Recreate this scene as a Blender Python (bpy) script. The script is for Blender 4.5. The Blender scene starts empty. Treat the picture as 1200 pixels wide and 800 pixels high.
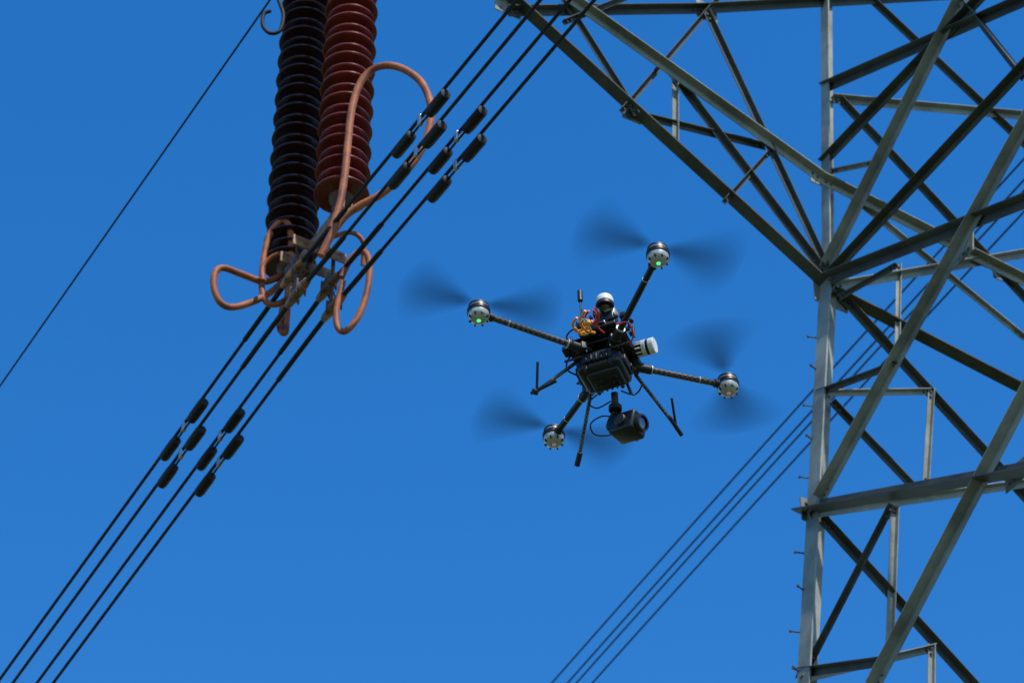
import bpy, bmesh, math, random
from mathutils import Vector, Matrix
random.seed(4)
S=bpy.context.scene
S.view_settings.view_transform='Standard'; S.view_settings.look='None'; S.view_settings.exposure=0
V=Vector
# ---------------------------------------------------------------- camera
TH=math.radians(42); FP=3500.0
CAM=V((0,0,1.6))
cd=bpy.data.cameras.new('camera'); cam=bpy.data.objects.new('camera',cd); S.collection.objects.link(cam)
cam.location=CAM; cam.rotation_euler=(math.pi/2+TH,0,0); cd.sensor_width=36; cd.lens=105; cd.clip_end=5000; cd.clip_start=.1
cd.dof.use_dof=True; cd.dof.focus_distance=13.6; cd.dof.aperture_fstop=6.3
S.camera=cam
FW=V((0,math.cos(TH),math.sin(TH))); UPV=V((0,-math.sin(TH),math.cos(TH))); RT=V((1,0,0))
def ray(u,v): return RT*((u-600)/FP)+UPV*((400-v)/FP)+FW
def at(u,v,d): return CAM+ray(u,v)*d
def onp(u,v,p0,n):
    r=ray(u,v); return CAM+r*((p0-CAM).dot(n)/r.dot(n))
A=V((.868,.497,0)).normalized()   # transverse (cross-arm) direction
C=V((-.497,.868,0)).normalized()  # line direction
Z=V((0,0,1))
# ---------------------------------------------------------------- materials
def mat(name,col,rough=.5,metal=0,noise=0,scale=20,col2=None,spec=.5,bump=0,coat=0):
    m=bpy.data.materials.new(name); m.use_nodes=True; nt=m.node_tree; b=nt.nodes['Principled BSDF']
    b.inputs['Base Color'].default_value=(*col,1); b.inputs['Roughness'].default_value=rough; b.inputs['Metallic'].default_value=metal
    b.inputs['Specular IOR Level'].default_value=spec; b.inputs['Coat Weight'].default_value=coat
    tc=nt.nodes.new('ShaderNodeTexCoord'); nz=nt.nodes.new('ShaderNodeTexNoise')
    nz.inputs['Scale'].default_value=scale; nz.inputs['Detail'].default_value=6; nz.inputs['Roughness'].default_value=.65
    nt.links.new(tc.outputs['Object'],nz.inputs['Vector'])
    c2=col2 or tuple(c*(1-noise) for c in col)
    rp=nt.nodes.new('ShaderNodeValToRGB'); rp.color_ramp.elements[0].position=.38; rp.color_ramp.elements[1].position=.64
    rp.color_ramp.elements[0].color=(*c2,1); rp.color_ramp.elements[1].color=(*col,1)
    nt.links.new(nz.outputs['Fac'],rp.inputs['Fac']); nt.links.new(rp.outputs['Color'],b.inputs['Base Color'])
    mr=nt.nodes.new('ShaderNodeMapRange'); mr.inputs['To Min'].default_value=max(0,rough-.12); mr.inputs['To Max'].default_value=min(1,rough+.12)
    nt.links.new(nz.outputs['Fac'],mr.inputs['Value']); nt.links.new(mr.outputs['Result'],b.inputs['Roughness'])
    if bump:
        bp=nt.nodes.new('ShaderNodeBump'); bp.inputs['Strength'].default_value=bump; bp.inputs['Distance'].default_value=.01
        nt.links.new(nz.outputs['Fac'],bp.inputs['Height']); nt.links.new(bp.outputs['Normal'],b.inputs['Normal'])
    return m
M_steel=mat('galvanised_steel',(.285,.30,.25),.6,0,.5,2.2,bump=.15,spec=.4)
M_steel_shade=mat('galvanised_steel_shaded',(.075,.08,.066),.65,0,.45,3,bump=.15,spec=.25)  # same steel for members turned from the sun, shade put into the colour
M_bolt=mat('bolt_steel',(.10,.10,.09),.5,.2,.4,30)
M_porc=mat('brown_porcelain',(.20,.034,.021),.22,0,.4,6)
M_porc_shade=mat('shaded_brown_porcelain',(.05,.012,.012),.25,0,.35,6,spec=.5)  # same porcelain, darkened in colour as the string shadowed by its neighbour
M_cap=mat('rusty_cast_iron',(.13,.055,.03),.7,.1,0,25,col2=(.05,.022,.015),bump=.3)
M_ring=mat('weathered_copper_tube',(.40,.125,.042),.6,0,0,7,col2=(.18,.055,.026),bump=.2,spec=.3)
M_hw=mat('clamp_metal',(.42,.22,.11),.6,.1,0,14,col2=(.13,.055,.03),bump=.2,spec=.3)
M_wire=mat('weathered_conductor',(.018,.016,.015),.65,.1,.4,30,spec=.3)
M_damp=mat('damper_weight',(.02,.015,.013),.65,.1,.4,20,spec=.3)
M_alu=mat('aluminium',(.55,.55,.53),.4,.7,.3,30)
M_blk=mat('black_composite',(.006,.006,.007),.4,0,.4,20,spec=.4)
M_blk2=mat('black_plastic',(.013,.013,.014),.5,0,.4,20,spec=.4)
M_wht=mat('white_plastic',(.72,.72,.70),.4,0,.12,12)
M_sil=mat('motor_silver',(.5,.5,.47),.35,.35,.25,40)
M_org=mat('orange_wire',(.85,.30,.03),.5); M_red=mat('red_wire',(.6,.03,.02),.5); M_yel=mat('yellow_tag',(.80,.42,.05),.5)
M_lens=mat('lens_glass',(.01,.012,.02),.05,0,spec=1,coat=1)
def carbon():
    m=mat('carbon_tube',(.05,.05,.05),.35,0,.0,10); nt=m.node_tree; b=nt.nodes['Principled BSDF']
    tc=nt.nodes.new('ShaderNodeTexCoord'); ck=nt.nodes.new('ShaderNodeTexChecker'); ck.inputs['Scale'].default_value=80
    ck.inputs['Color1'].default_value=(.010,.010,.010,1); ck.inputs['Color2'].default_value=(.085,.085,.08,1)
    nt.links.new(tc.outputs['Object'],ck.inputs['Vector']); nt.links.new(ck.outputs['Color'],b.inputs['Base Color']); return m
M_carb=carbon()
def led(name,c,s):
    m=bpy.data.materials.new(name); m.use_nodes=True; b=m.node_tree.nodes['Principled BSDF']
    b.inputs['Base Color'].default_value=(*c,1); b.inputs['Emission Color'].default_value=(*c,1); b.inputs['Emission Strength'].default_value=s; return m
M_grn=led('green_led',(.10,.85,.35),.9); M_rled=led('red_led',(.75,.35,.4),.15)
# ---------------------------------------------------------------- mesh builder
class MB:
    def __init__(s): s.bm=bmesh.new(); s.mats=[]
    def mi(s,m):
        if m not in s.mats: s.mats.append(m)
        return s.mats.index(m)
    def faces(s,vs,fs,m,smooth=False):
        k=s.mi(m); bv=[s.bm.verts.new(v) for v in vs]
        for f in fs:
            try:
                q=s.bm.faces.new([bv[i] for i in f]); q.material_index=k; q.smooth=smooth
            except ValueError: pass
    def box(s,c,ax,dims,m,bev=0):
        ax=[a.normalized() for a in ax]
        if bev<=0:
            vs=[c+ax[0]*(dims[0]/2*i)+ax[1]*(dims[1]/2*j)+ax[2]*(dims[2]/2*k) for i in(-1,1) for j in(-1,1) for k in(-1,1)]
            s.faces(vs,[(0,1,3,2),(4,6,7,5),(0,4,5,1),(2,3,7,6),(0,2,6,4),(1,5,7,3)],m)
        else:
            t=bmesh.new(); bmesh.ops.create_cube(t,size=1)
            for v in t.verts: v.co=V((v.co.x*dims[0],v.co.y*dims[1],v.co.z*dims[2]))
            bmesh.ops.bevel(t,geom=t.edges[:],offset=bev,segments=3,affect='EDGES',profile=.5)
            vs=[c+ax[0]*v.co.x+ax[1]*v.co.y+ax[2]*v.co.z for v in t.verts]
            t.verts.index_update(); fs=[[v.index for v in f.verts] for f in t.faces]; s.faces(vs,fs,m,True); t.free()
    def lathe(s,p0,d,prof,m,n=24,caps=True):
        d=d.normalized(); x=d.orthogonal().normalized(); y=d.cross(x)
        vs=[];fs=[]
        for (h,r) in prof:
            for i in range(n):
                a=2*math.pi*i/n; vs.append(p0+d*h+(x*math.cos(a)+y*math.sin(a))*r)
        for j in range(len(prof)-1):
            for i in range(n):
                k=(i+1)%n; fs.append((j*n+i,j*n+k,(j+1)*n+k,(j+1)*n+i))
        if caps: fs.append(tuple(range(n-1,-1,-1))); fs.append(tuple((len(prof)-1)*n+i for i in range(n)))
        s.faces(vs,fs,m,True)
    def cyl(s,a,b,r,m,n=14,r2=None):
        L=(b-a).length; r2=r if r2 is None else r2; e=min(r,r2,L/2)*.15
        s.lathe(a,b-a,[(0,r-e),(e,r),(L-e,r2),(L,r2-e)],m,n)
    def tube(s,pts,r,m,n=10,smooth=True,closed=False,res=8):
        if smooth and len(pts)>2:
            P=[]; N=len(pts)
            rng=range(N if closed else N-1)
            for i in rng:
                p0=pts[(i-1)%N] if closed or i>0 else pts[0]*2-pts[1]
                p1=pts[i]; p2=pts[(i+1)%N]
                p3=pts[(i+2)%N] if closed or i+2<N else pts[-1]*2-pts[-2]
                for k in range(res):
                    t=k/res
                    P.append(.5*((2*p1)+(p2-p0)*t+(2*p0-5*p1+4*p2-p3)*t*t+(3*p1-p0-3*p2+p3)*t**3))
            if not closed: P.append(pts[-1])
        else: P=list(pts)
        vs=[];fs=[];N=len(P)
        t=(P[1]-P[0]).normalized(); x=t.orthogonal().normalized()
        for i in range(N):
            if closed: t=(P[(i+1)%N]-P[i-1]).normalized()
            else: t=(P[min(i+1,N-1)]-P[max(i-1,0)]).normalized()
            x=(x-t*x.dot(t)).normalized(); y=t.cross(x)
            for k in range(n):
                a=2*math.pi*k/n; vs.append(P[i]+(x*math.cos(a)+y*math.sin(a))*r)
        for i in range(N if closed else N-1):
            for k in range(n):
                l=(k+1)%n; j=(i+1)%N; fs.append((i*n+k,i*n+l,j*n+l,j*n+k))
        if not closed: fs.append(tuple(range(n-1,-1,-1))); fs.append(tuple((N-1)*n+k for k in range(n)))
        s.faces(vs,fs,m,True)
    def angle(s,p0,p1,w,nrm,m,flip=1,t=None):
        """L-section steel: one flange flat on the face, the other standing along nrm"""
        t=t or max(.006,w*.1); d=(p1-p0).normalized(); n=(nrm-d*nrm.dot(d)).normalized(); q=d.cross(n)*flip
        pr=[(-w/2,0),(w/2,0),(w/2,t),(-w/2+t,t),(-w/2+t,w),(-w/2,w)]
        vs=[p+q*a+n*b for p in(p0,p1) for a,b in pr]
        fs=[(i,(i+1)%6,6+(i+1)%6,6+i) for i in range(6)]+[(5,4,3,2,1,0),(6,7,8,9,10,11)]
        s.faces(vs,fs,m)
    def obj(s,name,parent=None,bevel=0):
        bmesh.ops.recalc_face_normals(s.bm,faces=s.bm.faces[:])
        me=bpy.data.meshes.new(name); s.bm.to_mesh(me); s.bm.free()
        for m in s.mats: me.materials.append(m)
        o=bpy.data.objects.new(name,me); S.collection.objects.link(o)
        if parent: o.parent=parent
        es=o.modifiers.new('es','EDGE_SPLIT'); es.split_angle=math.radians(42)
        return o
def empty(name,loc=(0,0,0)):
    e=bpy.data.objects.new(name,None); S.collection.objects.link(e); e.empty_display_size=.3; e.location=loc; return e
# ---------------------------------------------------------------- key points
CL=at(367,330,20.0)                        # clamp centre of the near bundle
SB1=onp(340,297,CL,A); SB2=onp(400,235,CL,A)  # bottoms of the two insulator strings
SB2.z=SB1.z=(SB1.z+SB2.z)/2-.06
MID=(SB1+SB2)/2
PA=lambda u,v,o=0: onp(u,v,MID-C*o,C)      # cross-arm face (vertical plane across the line)
N=PA(970,335); NB=PA(945,800); NT=PA(968,0)
TIP=PA(405,-178)
nCL=(NB-N).cross(C).normalized(); nCU=(NT-N).cross(C).normalized()
if nCL.dot(A)>0: nCL=-nCL
if nCU.dot(A)>0: nCU=-nCU
W=4.2
# ---------------------------------------------------------------- tower
tower=empty('transmission_tower',(N.x,N.y,0))
off={'n':0}
def finish(b,name,par):
    o=b.obj(name); o.parent=par; o.matrix_parent_inverse=Matrix.Translation(-V(par.location)); return o
legs=MB(); fa=MB(); fc=MB(); arm=MB(); gs=MB()
def memb(b,pl,u0,v0,u1,v1,px,m=M_steel,ext=False,flip=1,o=None):
    off['n']+=1; k=o if o is not None else .012+(off['n']%5)*.014
    if pl=='A': P=PA(u0,v0,k),PA(u1,v1,k); n=-C
    else:
        nn=nCL if pl=='L' else nCU
        P=onp(u0,v0,N+nn*k,nn),onp(u1,v1,N+nn*k,nn); n=nn
    p,q=P
    if ext:
        ax=A if pl=='A' else -C
        s0=(p-N).dot(ax); s1=(q-N).dot(ax)
        if s1>s0+.05:
            t=(W-s0)/(s1-s0)
            if t<4: q=p+(q-p)*t
    w=px*23/3500
    b.angle(p,q,w,n,m,flip)
    d=(q-p).normalized()
    for e,sg in((p,1),(q,-1)):
        for i in range(2):
            c=e+d*sg*(.04+.05*i)+n*.001
            gs.cyl(c-n*.012,c+n*.020,.010,M_bolt,6)
    return p,q
def leg(dx,dc):
    def T(p):
        s=(p-N).dot(A); q=p.copy()
        if dx: q=N+A*(W-s)+Z*(p.z-N.z)
        if dc: q=q-C*W
        return q
    g=NB+(NB-N)*((0-NB.z)/(NB.z-N.z)) 
    top=NT+(NT-N)*1.6
    legs.angle(T(g),T(N),.15,-C,M_steel,1,t=.014)
    legs.angle(T(N),T(top),.11,-C,M_steel,1,t=.012)
leg(0,0); leg(1,0); leg(0,1); leg(1,1)
memb(arm,'A',405,-178,972,340,17,M_steel_shade,o=.0,flip=-1)
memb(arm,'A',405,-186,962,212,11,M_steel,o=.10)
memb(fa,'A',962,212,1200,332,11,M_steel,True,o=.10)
memb(fa,'A',972,340,1200,458,17,M_steel_shade,True,o=0,flip=-1)
memb(arm,'A',594,16,822,13,10,M_steel_shade)
memb(fa,'A',822,13,1200,-8,10,M_steel_shade,True)
memb(arm,'A',728,132,845,-5,7,M_steel_shade)
memb(arm,'A',640,-30,745,136,6,M_steel_shade)
memb(arm,'A',826,14,970,322,7,M_steel_shade)
memb(arm,'A',735,134,897,174,7,M_steel_shade)
memb(arm,'A',790,86,790,172,6,M_steel)
memb(arm,'A',780,80,962,318,8,M_steel_shade)
memb(arm,'A',848,238,902,178,6,M_steel_shade)
memb(arm,'A',660,28,780,-20,6,M_steel_shade)
memb(fa,'A',1005,-12,1200,172,8,M_steel_shade,True)
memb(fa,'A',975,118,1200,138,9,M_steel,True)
memb(fa,'A',982,118,1200,352,8,M_steel_shade,True)
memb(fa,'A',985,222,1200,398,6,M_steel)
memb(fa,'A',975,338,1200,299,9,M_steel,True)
memb(fa,'A',985,350,1200,585,9,M_steel_shade,True)
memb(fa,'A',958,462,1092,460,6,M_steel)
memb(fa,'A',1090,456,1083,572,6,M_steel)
memb(fa,'A',973,472,1076,580,7,M_steel_shade)
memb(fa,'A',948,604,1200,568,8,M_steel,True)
memb(fa,'A',960,608,1200,872,9,M_steel_shade,True)
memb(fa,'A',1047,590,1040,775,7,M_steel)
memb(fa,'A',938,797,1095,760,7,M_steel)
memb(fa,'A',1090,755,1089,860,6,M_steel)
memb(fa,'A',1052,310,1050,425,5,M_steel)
memb(fc,'U',966,106,1150,26,11,M_steel_shade,True)
memb(fc,'U',966,194,1150,2,10,M_steel_shade,True)
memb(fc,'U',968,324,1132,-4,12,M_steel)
memb(fc,'U',972,328,1200,84,10,M_steel_shade,True)
memb(fc,'U',970,330,1200,240,12,M_steel_shade,True)
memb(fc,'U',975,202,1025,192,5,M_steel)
memb(fc,'U',1120,-10,1200,92,8,M_steel_shade)
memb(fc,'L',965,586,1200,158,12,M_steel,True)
memb(fc,'L',944,596,1200,550,16,M_steel_shade,True,flip=-1)
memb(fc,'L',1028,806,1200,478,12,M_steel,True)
memb(fc,'L',948,785,1048,592,6,M_steel_shade)
memb(fc,'L',934,790,1040,776,8,M_steel_shade)
memb(fc,'L',960,462,1052,428,6,M_steel_shade)
memb(fc,'L',985,350,1052,312,5,M_steel_shade)
def lp(z,dx,dc):
    p=(N+(NB-N)*((z-N.z)/(NB.z-N.z))) if z<=N.z else (N+(NT-N)*((z-N.z)/(NT.z-N.z)))
    s=(p-N).dot(A); q=p
    if dx: q=N+A*(W-s)+Z*(p.z-N.z)
    if dc: q=q-C*W
    return q
cor=[(0,0),(1,0),(1,1),(0,1)]
zs=[0.3,3.6,6.6,9.2,11.4]
for f in range(4):
    c0,c1=cor[f],cor[(f+1)%4]; n=[-C,-A,-C,-A][f]
    for i in range(4):
        z0,z1=zs[i],zs[i+1]
        fa.angle(lp(z0,*c0),lp(z1,*c1),.08,n,M_steel); fa.angle(lp(z0,*c1)+n*.05,lp(z1,*c0)+n*.05,.08,n,M_steel_shade)
        fa.angle(lp(z1,*c0)+n*.09,lp(z1,*c1)+n*.09,.08,n,M_steel)
for pl,u,v,w,h in(('A',972,338,40,48),('A',962,208,28,24),('A',740,135,22,16),('A',1145,300,34,22),('A',828,14,26,26),('A',952,600,26,26),('A',595,8,30,22),('L',1130,292,28,24),('A',1178,322,34,22),('L',1190,556,26,22)):
    n=-C if pl=='A' else nCL
    p=(PA(u,v,-.006) if pl=='A' else onp(u,v,N+nCL*-.01,nCL))
    ax=A if pl=='A' else -C
    s=23/3500
    gs.box(p,(ax,ax.cross(n),n),(w*s*1.15,h*s*1.2,.010),M_steel)
    for i in range(-1,2):
        for j in(-1,1):
            c=p+ax*(i*w*s*.32)+Z*(j*h*s*.32); gs.cyl(c-n*.02,c+n*.02,.011,M_bolt,6)
zz=3.0;i=0
while zz<N.z-.3:
    p=lp(zz,0,0); d=(-A*1-C*.25*(1 if i%2 else -1)).normalized()
    gs.cyl(p-A*.03,p+d*.135,.007,M_bolt,6); gs.cyl(p+d*.13,p+d*.142,.012,M_bolt,6)
    zz+=.36;i+=1
gs.box(TIP+Z*-.05,(C,A,Z),(1.0,.12,.10),M_steel)
finish(legs,'legs',tower);finish(fa,'body_bracing',tower);finish(fc,'side_bracing',tower);finish(arm,'cross_arm',tower);finish(gs,'gussets_and_bolts',tower)
fo=MB(); M_con=mat('concrete',(.35,.34,.32),.9,0,.3,4)
for c in cor:
    p=lp(0,*c); fo.lathe(V((p.x,p.y,-.3)),Z,[(0,.6),(.5,.6),(.6,.45)],M_con,20)
finish(fo,'footings',tower)
# ---------------------------------------------------------------- insulator strings
def insulator(base,top,pitch,M_p):
    b=MB(); d=top-base; L=d.length; n=int((L-.13)/pitch)
    b.cyl(base-Z*.10,base+Z*.06,.05,M_cap); b.lathe(base,Z,[(-.06,.05),(-.02,.085),(.01,.085),(.02,.06)],M_cap)
    prof=[(.0,.07)]
    for i in range(n):
        z=.02+i*pitch; R=.189 if i%2==0 else .172
        prof+=[(z,.074),(z+.012,.10),(z+.005,.145),(z,R-.008),(z+.005,R),(z+.015,R-.002),(z+pitch*.24,.125),(z+pitch*.36,.080),(z+pitch*.9,.073)]
    e=.02+n*pitch
    prof.append((e,.07)); b.lathe(base,Z,prof,M_p,40)
    b.cyl(base+Z*e,base+Z*(e+.12),.055,M_cap); b.cyl(base+Z*(e+.1),V((base.x,base.y,TIP.z-.1)),.018,M_cap)
    return b
FN=V((.30,1,0)).normalized()
for i,(sb) in enumerate((SB1,SB2)):
    par=empty('insulator_string',sb)
    b=insulator(sb,V((sb.x,sb.y,TIP.z-.35)),.102,M_porc_shade if i==0 else M_porc)
    finish(b,'porcelain_sheds',par)
    h=MB()
    if i==0:
        pts=[(332,322),(310,330),(285,322),(262,314),(252,320),(251,338),(258,354),(272,360),(295,354),(318,342),(336,325)]
        h.tube([onp(u,v,sb-C*.02,C) for u,v in pts],.024,M_ring,12)
        pts=[(345,330),(334,352),(315,356),(307,340),(308,310),(314,280),(324,263),(334,259),(340,270),(341,300),(338,340),(336,375),(334,390),(328,384),(331,360)]
        h.tube([onp(u,v,sb-A*.22,V((.1,1,0)).normalized()) for u,v in pts],.022,M_ring,12)
        pts=[(322,-30),(326,-2),(332,18),(328,36),(316,39),(308,30),(309,17),(317,13)]
        h.tube([onp(u,v,sb-A*.26,V((0,1,0))) for u,v in pts],.015,M_damp,10)
    else:
        pts=[(388,268),(398,240),(404,205),(408,165),(412,130),(421,100),(436,82),(456,77),(478,84),(496,100),(505,126),(502,155),(490,182),(470,207),(446,228),(420,242),(402,256),(388,276),(376,300)]
        h.tube([onp(u,v,sb-FN*.23,FN) for u,v in pts],.026,M_ring,14)
        pts=[(400,325),(410,305),(422,295),(431,300),(433,322),(428,350),(418,374),(405,388),(396,384),(394,366),(398,345),(402,330)]
        h.tube([onp(u,v,CL-A*.1,V((.2,1,0)).normalized()) for u,v in pts],.022,M_ring,12)
    finish(h,'arcing_rings',par)
# ---------------------------------------------------------------- near conductor bundle
bund=empty('conductor_bundle',CL)
ctr=[onp(u,v,CL,A) for u,v in((29,800),(237,518),(362,346),(513,168),(651,0))]
def skoord(p): return (p-CL).dot(C)
pts=sorted([(skoord(p),p.z) for p in ctr])
def hz(s):
    P=pts
    c=P[2]
    if s>c[0]: a,b_=P[3],P[4]
    else: a,b_=P[1],P[0]
    m=((b_[1]-c[1])/(b_[0]-c[0]))
    L=abs(s-c[0]); 
    far=max(0,L-9)
    return c[1]+m*(s-c[0])+far*far*.0016
def bpt(s,i,j): 
    p=CL+C*s; p.z=hz(s); return p+A*(.135*i)+Z*(.125*j)
cb=MB()
ss=[x*.5 for x in range(-60,160)]
for i in(-1,1):
    for j in(-1,1):
        cb.tube([bpt(s,i,j) for s in ss],.0125,M_wire,8,smooth=False)
finish(cb,'sub_conductors',bund)
dm=MB()
def damper(s,i,j):
    c=bpt(s,i,j); d=(bpt(s+.3,i,j)-bpt(s-.3,i,j)).normalized()
    dm.box(c-Z*.025,(d,A,Z),(.04,.03,.085),M_alu,.006)
    b=c-Z*.06
    dm.tube([b-d*.25,b-d*.12-Z*.004,b,b+d*.12-Z*.004,b+d*.25],.008,M_damp,8)
    for sg in(-1,1):
        e=b+d*sg*.11
        dm.lathe(e,d*sg,[(0,.022),(.008,.034),(.05,.038),(.20,.038),(.222,.034),(.226,.02)],M_damp,16)
for (u,v,i,j) in((217,488,-1,1),(214,520,-1,-1),(259,507,1,1),(257,541,1,-1),(493,134,-1,1),(489,168,-1,-1),(536,159,1,1),(535,193,1,-1)):
    p=onp(u,v,CL+A*.135*i,A); damper(skoord(p),i,j)
finish(dm,'vibration_dampers',bund)
yk=MB()
sm=skoord(V((MID.x,MID.y,0)))
s1=skoord(SB1); s2=skoord(SB2)
def Q(s,a,z): 
    p=CL+C*s+A*a; p.z=z; return p
zb=SB1.z
for a in(-.03,.03):
    yk.box(Q(sm,a,zb-.14),(C,Z,A),(abs(s2-s1)+.22,.10,.012),M_hw,.004)
for s in(s1,s2):
    yk.cyl(Q(s,0,zb+.02),Q(s,0,zb-.10),.026,M_cap)
    yk.cyl(Q(s,0,zb-.12)-A*.06,Q(s,0,zb-.12)+A*.06,.02,M_bolt,8)
    yk.box(Q(s,0,zb-.05),(C,A,Z),(.07,.05,.09),M_cap,.012)
for ds in(-.09,.10):
    yk.box(Q(sm+ds,0,zb-.22),(A,Z,C),(.40,.09,.014),M_hw,.004)
    yk.cyl(Q(sm+ds,0,zb-.10),Q(sm+ds,0,zb-.26),.02,M_cap)
for i in(-1,1):
    yk.cyl(Q(sm-.03,i*.135,zb-.20),Q(sm-.03,i*.135,hz(sm)-.125),.014,M_cap)
    for j in(-1,1):
        c=bpt(sm-.03+.05*j,i,j)
        d=(bpt(sm+.3,i,j)-bpt(sm-.3,i,j)).normalized()
        yk.lathe(c-d*.17,d,[(0,.014),(.03,.026),(.12,.036),(.22,.036),(.31,.026),(.34,.014)],M_hw,14)
        yk.box(c+Z*.03,(d,A,Z),(.10,.07,.06),M_cap,.01)
        for k in(-.05,.05):
            yk.cyl(c+d*k+A*.03-Z*.05,c+d*k+A*.03+Z*.08,.008,M_bolt,6); yk.cyl(c+d*k-A*.03-Z*.05,c+d*k-A*.03+Z*.08,.008,M_bolt,6)
        yk.tube([bpt(sm-.75,i,j),bpt(sm-.4,i,j),c,bpt(sm+.4,i,j),bpt(sm+.75,i,j)],.0175,M_wire,10)
yk.tube([Q(sm-.1,.0,zb-.16),Q(sm-.2,.16,zb-.08),Q(sm-.2,.27,zb-.12),Q(sm-.15,.3,zb-.28)],.017,M_ring,10)
yk.tube([Q(sm+.1,.0,zb-.16),Q(sm+.2,-.16,zb-.10),Q(sm+.28,-.24,zb-.18),Q(sm+.25,-.25,zb-.35)],.017,M_ring,10)
finish(yk,'yoke_and_clamps',bund)
# ---------------------------------------------------------------- far bundle, and single earth wire
far=empty('conductor_bundle',at(650,800,42)); fb=MB()
F0=at(670,800,42)
pf=[onp(u,v,F0,A) for u,v in((670,800),(960,478),(1205,212))]
sf=lambda p:(p-F0).dot(C)
k1=(pf[1].z-pf[0].z)/(sf(pf[1])-sf(pf[0])); k2=(pf[2].z-pf[1].z)/(sf(pf[2])-sf(pf[1]))
def fz(s):
    x0,x1,x2=[sf(p) for p in pf]; y0,y1,y2=[p.z for p in pf]
    L=y0*(s-x1)*(s-x2)/((x0-x1)*(x0-x2))+y1*(s-x0)*(s-x2)/((x1-x0)*(x1-x2))+y2*(s-x0)*(s-x1)/((x2-x0)*(x2-x1))
    if s<x2: return y2+(s-x2)*k2
    if s>x0: return y0+(s-x0)*k1
    return L
for i,j in((-1,1),(-1,-1),(1,1),(1,-1)):
    fb.tube([F0*1+C*s+Z*(fz(s)-F0.z)+A*(.155*i)+Z*(.15*j) for s in [x*.7 for x in range(-40,120)]],.0125,M_wire,8,smooth=False)
finish(fb,'sub_conductors',far)
ew=MB(); E0=at(0,452,24.); E1=onp(318,-2,E0,A); d=(E1-E0)
ew.tube([E0-d*9,E0-d*4,E0,E1,E1+d*4],.0075,M_wire,8,smooth=False); ewo=ew.obj('overhead_ground_wire')
# ---------------------------------------------------------------- drone
DD=.6*3500/158
def camv(x,y,z): return (RT*x+UPV*y-FW*z)
q_=camv(61,105,101.5).normalized(); p_=camv(146,-42,-44.3).normalized()
ez=q_.cross(p_).normalized(); ex=q_; ey=ez.cross(ex).normalized()
DC=at(709,407,DD)
MW=Matrix(((ex.x,ey.x,ez.x,DC.x),(ex.y,ey.y,ez.y,DC.y),(ex.z,ey.z,ez.z,DC.z),(0,0,0,1)))
MI=MW.inverted()
def dl(u,v,h):
    o=MI@CAM; r=(MI.to_3x3()@ray(u,v)); return o+r*((h-o.z)/r.z)
drone=empty('quadcopter_drone'); drone.matrix_world=MW
X,Y=V((1,0,0)),V((0,1,0)); 
def place(b,name):
    o=b.obj(name); o.parent=drone; return o
F1=(X+Y).normalized(); F2=(Y-X).normalized()
motors=[('a',561,366,678,407),('b',771,299,722,395),('c',853,451,750,431),('d',649,511,688,459)]
ar=MB(); mo=MB()
for nm,u,v,hu,hv in motors:
    p=dl(u,v,0); h=dl(hu,hv,-.035)
    a=p+Z*-.005; dirn=(h-a).normalized()
    ar.cyl(a,h+dirn*.03,.0150,M_carb if nm in'ac' else M_blk,14)
    ar.cyl(h-dirn*.05,h+dirn*.035,.021,M_blk2,14)
    ar.cyl(h-dirn*.056,h-dirn*.05,.0225,M_sil,14)
    ar.cyl(a+dirn*.02,a+dirn*.07,.020,M_blk2,14)
    ar.cyl(a+dirn*.14,a+dirn*.145,.0165,M_sil,14)
    mo.lathe(p-Z*.052,Z,[(0,.010),(.002,.024),(.010,.038),(.026,.0475),(.040,.048)],M_sil,28)
    mo.lathe(p-Z*.012,Z,[(0,.050),(.004,.052),(.022,.052),(.026,.049)],M_blk,28)
    mo.lathe(p+Z*.014,Z,[(0,.046),(.022,.046),(.030,.038),(.034,.014),(.048,.012)],M_blk2,28)
    mo.lathe(p+Z*.016,Z,[(0,.0475),(.003,.0475)],M_sil,28)
    for k in range(8):
        a_=k*math.pi/4; mo.box(p+V((math.cos(a_),math.sin(a_),0))*.040-Z*.038,(V((math.cos(a_),math.sin(a_),0)),V((-math.sin(a_),math.cos(a_),0)),Z),(.012,.006,.012),M_blk2)
    mo.lathe(p-Z*.058,Z,[(0,.005),(.003,.009),(.010,.011)],M_grn if nm in'ab' else M_rled,14)
place(ar,'arms'); place(mo,'motors')
b=MB()
b.box(dl(708,418,-.03),(F1,F2,Z),(.27,.21,.006),M_blk,.002)
b.box(dl(708,408,.015),(F1,F2,Z),(.25,.20,.006),M_blk,.002)
for nm,u,v,hu,hv in motors:
    h=dl(hu,hv,-.035); d=(dl(u,v,-.035)-h).normalized(); b.box(h-d*.03,(d,d.cross(Z),Z),(.06,.055,.045),M_blk2,.006)
    for k in(-1,1): b.cyl(h-d*.03+d.cross(Z)*.018*k-Z*.03,h-d*.03+d.cross(Z)*.018*k+Z*.03,.004,M_sil,6)
for s1_ in(-1,1):
    for s2_ in(-1,1):
        c=dl(708,412,-.01)+F1*.11*s1_+F2*.09*s2_; b.cyl(c-Z*.025,c+Z*.03,.006,M_sil,8)
bc=dl(708,435,-.105)
b.box(bc,(F1,F2,Z),(.215,.175,.095),M_blk,.03)
b.box(bc-Z*.05+F1*.01,(F1,F2,Z),(.15,.12,.03),M_blk2,.012)
b.box(bc-Z*.067-F1*.02,(F1,F2,Z),(.05,.04,.010),M_blk,.004)
b.cyl(bc-Z*.06+F1*.05+F2*.02,bc-Z*.072+F1*.05+F2*.02,.014,M_lens,16)
b.cyl(bc-Z*.06+F1*.05-F2*.02,bc-Z*.072+F1*.05-F2*.02,.014,M_lens,16)
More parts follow.
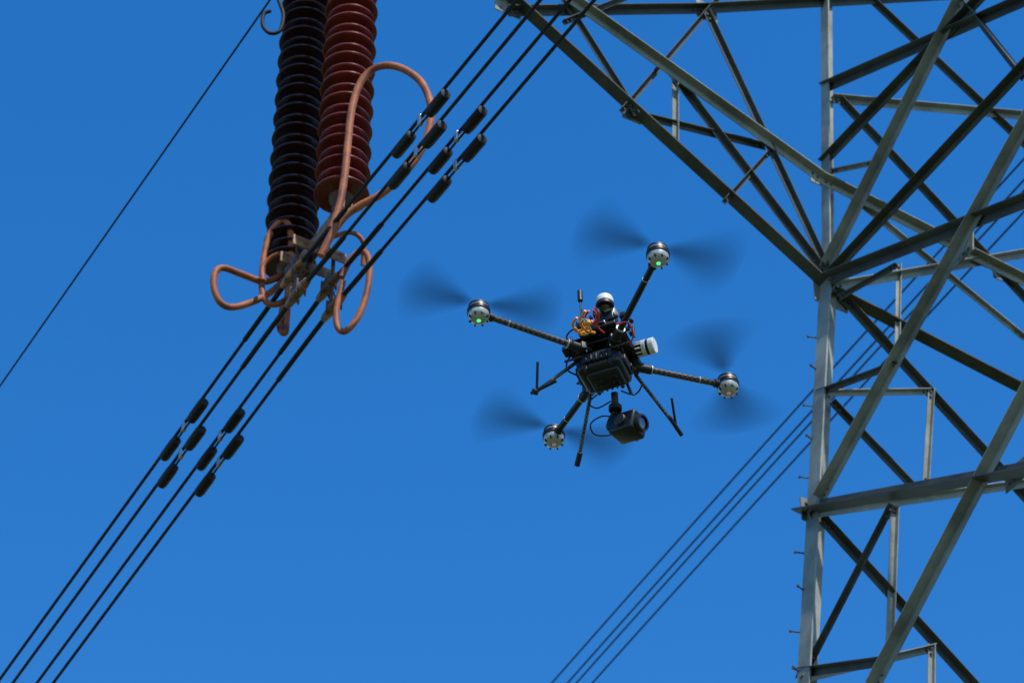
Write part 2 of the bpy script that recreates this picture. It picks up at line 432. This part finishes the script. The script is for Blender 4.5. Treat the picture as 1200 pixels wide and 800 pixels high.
for k in(-1,1):
    b.box(bc+F1*k*.110,(F2,Z,F1),(.10,.045,.018),M_blk2,.006)
    b.box(bc+F1*k*.122+F2*.02,(F2,Z,F1),(.03,.02,.010),M_blk,.003)
    b.box(bc+F2*k*.09+Z*.01,(F1,Z,F2),(.14,.05,.02),M_blk2,.006)
    for q in range(5):
        b.box(bc+F2*k*.102+F1*(q-2)*.024,(F1,Z,F2),(.008,.04,.010),M_blk,.002)
    b.box(bc+F1*k*.055,(F1,F2,Z),(.018,.181,.101),M_blk2,.008)
    b.cyl(dl(708,425,-.06)+F2*k*.075-F1*.16,dl(708,425,-.06)+F2*k*.075+F1*.16,.006,M_carb,10)
b.box(dl(712,427,-.05),(F1,F2,Z),(.20,.16,.03),M_blk2,.008)
b.box(dl(664,412,-.03),(F1,F2,Z),(.03,.05,.03),M_blk2,.006)
b.box(dl(745,424,-.05),(F1,F2,Z),(.04,.05,.03),M_blk,.006)
b.box(dl(705,392,.05),(F1,F2,Z),(.18,.14,.05),M_blk2,.008)
b.box(dl(712,376,.08),(F1,F2,Z),(.08,.07,.06),M_blk,.008)
b.box(dl(716,368,.11),(F1,F2,Z),(.05,.05,.05),M_sil,.006)
b.box(dl(702,365,.12),(F1,F2,Z),(.018,.05,.05),M_alu,.003)
b.box(dl(692,392,.05),(F1,F2,Z),(.04,.10,.03),M_sil,.003)
b.lathe(dl(709,361,.12),Z,[(0,.022),(.03,.022),(.031,.036),(.05,.040),(.062,.036),(.070,.02)],M_wht,24)
b.lathe(dl(709,360,.12),Z,[(0,.041),(.018,.041),(.019,.02)],M_blk2,24)
lc=dl(746,410,-.02); ld=(F1+V((0,0,-.05))).normalized()
b.cyl(lc-ld*.02,lc+ld*.03,.030,M_blk2,20)
b.lathe(lc+ld*.028,ld,[(0,.030),(.003,.037),(.020,.038),(.021,.034),(.034,.034),(.035,.038),(.056,.038),(.060,.034)],M_wht,28)
b.lathe(lc+ld*.0485,ld,[(0,.0345),(.013,.0345)],M_blk,28)
for k in range(10):
    a_=k*math.pi/5; c=lc+F2*math.cos(a_)*.032+Z*math.sin(a_)*.032
    b.cyl(c,c+ld*.03,.004,M_wht,6)
ap=dl(680,352,.16); b.cyl(ap-Z*.10,ap,.004,M_blk,8); b.cyl(ap-Z*.005,ap+Z*.06,.012,M_blk2,14)
b.cyl(dl(686,386,.03),dl(681,362,.13),.004,M_blk,8)
ap=dl(743,395,.02); b.cyl(ap,ap+Z*.07,.006,M_blk2,8)
for (u,v,h,l) in((670,404,0,.05),(700,372,.1,.05),(727,372,.08,.05),(734,398,.02,.06)):
    c=dl(u,v,h); b.cyl(c,c+Z*l,.005,M_blk2,8)
for k in range(34):
    c=dl(random.uniform(678,740),random.uniform(368,408),random.uniform(-.03,.07))
    b.box(c,(F1,F2,Z),(random.uniform(.012,.035),random.uniform(.010,.026),random.uniform(.01,.026)),random.choice([M_blk,M_blk2,M_blk,M_sil,M_blk2,M_alu]),.002)
place(b,'body')
w=MB()
def wire(pp,r,m): w.tube([dl(u,v,h) for u,v,h in pp],r,m,8)
H=-.07
wire([(676,372,H),(671,380,H),(676,388,H),(686,384,H),(694,376,H)],.006,M_org)
wire([(686,364,H),(680,374,H),(685,386,H-.01),(697,390,H)],.0065,M_org)
wire([(674,384,H),(682,392,H-.01),(692,388,H-.01),(688,378,H)],.005,M_yel)
wire([(690,364,H),(686,372,H),(694,380,H),(699,372,H),(695,363,H)],.005,M_red)
wire([(697,360,H),(702,370,H),(700,382,H),(708,390,H)],.004,M_red)
wire([(677,378,H-.01),(686,374,H-.01),(690,382,H-.01),(684,392,H-.01)],.003,M_wht)
wire([(722,380,H),(736,378,H),(742,392,H),(738,404,H)],.004,M_red)
wire([(668,402,0),(664,394,.03),(672,386,.06),(682,390,.06)],.004,M_blk)
wire([(738,430,-.03),(752,448,-.06),(744,462,-.1),(728,458,-.12)],.004,M_blk)
wire([(718,488,-.27),(704,488,-.25),(692,497,-.26),(697,509,-.28),(714,510,-.3),(724,505,-.3)],.0035,M_blk)
wire([(676,440,-.08),(664,432,-.06),(668,418,-.03),(680,416,-.02)],.004,M_blk)
wire([(700,462,-.12),(690,472,-.14),(700,478,-.16),(716,470,-.16)],.0035,M_blk)
w.box(dl(688,378,H-.01),(F1,F2,Z),(.030,.016,.02),M_yel,.003)
w.box(dl(682,390,H),(F1,F2,Z),(.03,.012,.015),M_org,.003)
place(w,'wiring')
g=MB()
g.cyl(dl(720,460,-.15),dl(721,478,-.22),.016,M_blk2,14)
g.cyl(dl(721,476,-.21),dl(721,481,-.235),.030,M_blk2,20)
gc=dl(736,500,-.31)
g.tube([dl(721,482,-.235),dl(716,490,-.25),dl(713,500,-.29),dl(718,506,-.31)],.011,M_blk2,12)
fwd=(F1*.85-F2*.25-Z*.25).normalized(); sd=fwd.cross(Z).normalized(); up=sd.cross(fwd)
g.box(gc,(fwd,sd,up),(.135,.11,.105),M_blk,.016)
g.box(gc-fwd*.03+up*.05,(fwd,sd,up),(.05,.06,.02),M_blk2,.006)
g.cyl(gc-sd*.078,gc+sd*.068,.030,M_blk2,20)
g.lathe(gc+fwd*.060,fwd,[(0,.040),(.02,.042),(.028,.039),(.028,.030)],M_blk2,26,False)
g.lathe(gc+fwd*.080,fwd,[(0,.031),(.003,.02),(.004,.004)],M_lens,26)
g.box(gc-sd*.081-fwd*.01,(fwd,sd,up),(.04,.006,.03),M_sil,.002)
g.cyl(gc+up*.03-fwd*.02,gc+up*.066-fwd*.02,.022,M_blk,16)
place(g,'gimbal_camera')
l=MB()
def leg_(a,bb,r=.0085,m=M_carb): l.cyl(dl(*a),dl(*bb),r,m,12)
leg_((676,424,-.04),(628,459,-.22)); leg_((630,424,-.10),(629,460,-.22),.006,M_blk)
leg_((622,461,-.23),(652,446,-.20),.008,M_blk); l.cyl(dl(628,456,-.22),dl(626,462,-.235),.016,M_blk2,12)
leg_((744,438,-.04),(794,502,-.24)); leg_((787,466,-.14),(793,504,-.24),.006,M_blk)
leg_((784,488,-.22),(799,510,-.26),.010,M_blk2)
leg_((693,458,-.06),(679,534,-.30),.0085); leg_((680,530,-.295),(676,546,-.33),.013,M_blk2)
leg_((728,432,-.06),(740,462,-.18),.007,M_blk)
place(l,'landing_gear')
def propmat():
    m=bpy.data.materials.new('spinning_blade'); m.use_nodes=True; nt=m.node_tree; nt.nodes.clear()
    o=nt.nodes.new('ShaderNodeOutputMaterial'); mx=nt.nodes.new('ShaderNodeMixShader'); tr=nt.nodes.new('ShaderNodeBsdfTransparent')
    pr=nt.nodes.new('ShaderNodeBsdfPrincipled'); pr.inputs['Base Color'].default_value=(.010,.012,.02,1); pr.inputs['Roughness'].default_value=.6
    at_=nt.nodes.new('ShaderNodeAttribute'); at_.attribute_name='sweep'
    nt.links.new(at_.outputs['Fac'],mx.inputs['Fac']); nt.links.new(tr.outputs[0],mx.inputs[1]); nt.links.new(pr.outputs[0],mx.inputs[2]); nt.links.new(mx.outputs[0],o.inputs[0]); return m
MP=propmat()
def prop(u,v,targets,nm):
    c=dl(u,v,0)+Z*.055
    me=bpy.data.meshes.new(nm); vs=[];fs=[];al=[]
    nr,na=22,36
    for (tu,tv,half) in targets:
        t=dl(tu,tv,.055)-c; a0=math.atan2(t.y,t.x); base=len(vs)
        Rr=max(t.length*1.06,.2)
        for i in range(nr+1):
            f=i/nr; r=.03+(Rr-.03)*f
            for k in range(na+1):
                g_=(k/na)*2-1; a=a0+g_*math.radians(half*1.12); vs.append(c+V((math.cos(a),math.sin(a),0))*r)
                ang=max(0,1-abs(g_)**1.8)**1.4
                rad=min(1,f*5+.35)*(1-f**5)*(.80-.30*f)
                al.append(max(0,ang*rad)*.82)
        for i in range(nr):
            for k in range(na):
                p=base+i*(na+1)+k; fs.append((p,p+1,p+na+2,p+na+1))
    me.from_pydata(vs,[],fs); at_=me.attributes.new('sweep','FLOAT','POINT')
    for i,x in enumerate(al): at_.data[i].value=x
    me.materials.append(MP); o=bpy.data.objects.new(nm,me); S.collection.objects.link(o); o.parent=drone
prop(561,366,[(472,335,36),(655,365,32)],'propeller_1')
prop(771,299,[(678,268,36),(864,312,36)],'propeller_2')
prop(853,451,[(824,378,40),(868,505,40)],'propeller_3')
prop(649,511,[(560,482,34),(735,528,32)],'propeller_4')
# ---------------------------------------------------------------- ground
gb=MB(); Gn=mat('meadow_grass',(.075,.10,.03),.95,0,0,.15,col2=(.05,.06,.02))
n=60; vs=[];fs=[]
for i in range(n+1):
    for j in range(n+1):
        x=(i/n*2-1);y=(j/n*2-1); x=math.copysign(abs(x)**2.2,x)*2000; y=math.copysign(abs(y)**2.2,y)*2000
        r=math.hypot(x,y); z=0 if r<40 else (r-40)*.004*math.sin(x*.01+1)*math.cos(y*.012)
        vs.append(V((x,y,z)))
for i in range(n):
    for j in range(n): p=i*(n+1)+j; fs.append((p,p+1,p+n+2,p+n+1))
gb.faces(vs,fs,Gn,True); gb.obj('ground')
# ---------------------------------------------------------------- light
EL=math.radians(54); AZ=math.atan2(-C.x,-C.y)
w=bpy.data.worlds.new('World'); S.world=w; w.use_nodes=True; nt=w.node_tree
sk=nt.nodes.new('ShaderNodeTexSky'); sk.sky_type='NISHITA'; sk.sun_disc=False; sk.sun_elevation=EL; sk.sun_rotation=AZ; sk.altitude=300
sk.air_density=1.0; sk.dust_density=.3; sk.ozone_density=2.3
hs=nt.nodes.new('ShaderNodeHueSaturation'); hs.inputs['Hue'].default_value=.505; hs.inputs['Saturation'].default_value=1.385; hs.inputs['Value'].default_value=1.62
nt.links.new(sk.outputs[0],hs.inputs['Color']); nt.links.new(hs.outputs[0],nt.nodes['Background'].inputs['Color'])
nt.nodes['Background'].inputs['Strength'].default_value=.14
sd=bpy.data.lights.new('sun','SUN'); sd.energy=5; sd.angle=math.radians(.53); sd.color=(1,.95,.87)
so=bpy.data.objects.new('sun',sd); S.collection.objects.link(so)
D=V((math.sin(AZ)*math.cos(EL),math.cos(AZ)*math.cos(EL),math.sin(EL)))
so.rotation_euler=D.to_track_quat('Z','Y').to_euler(); so.location=(0,0,40)
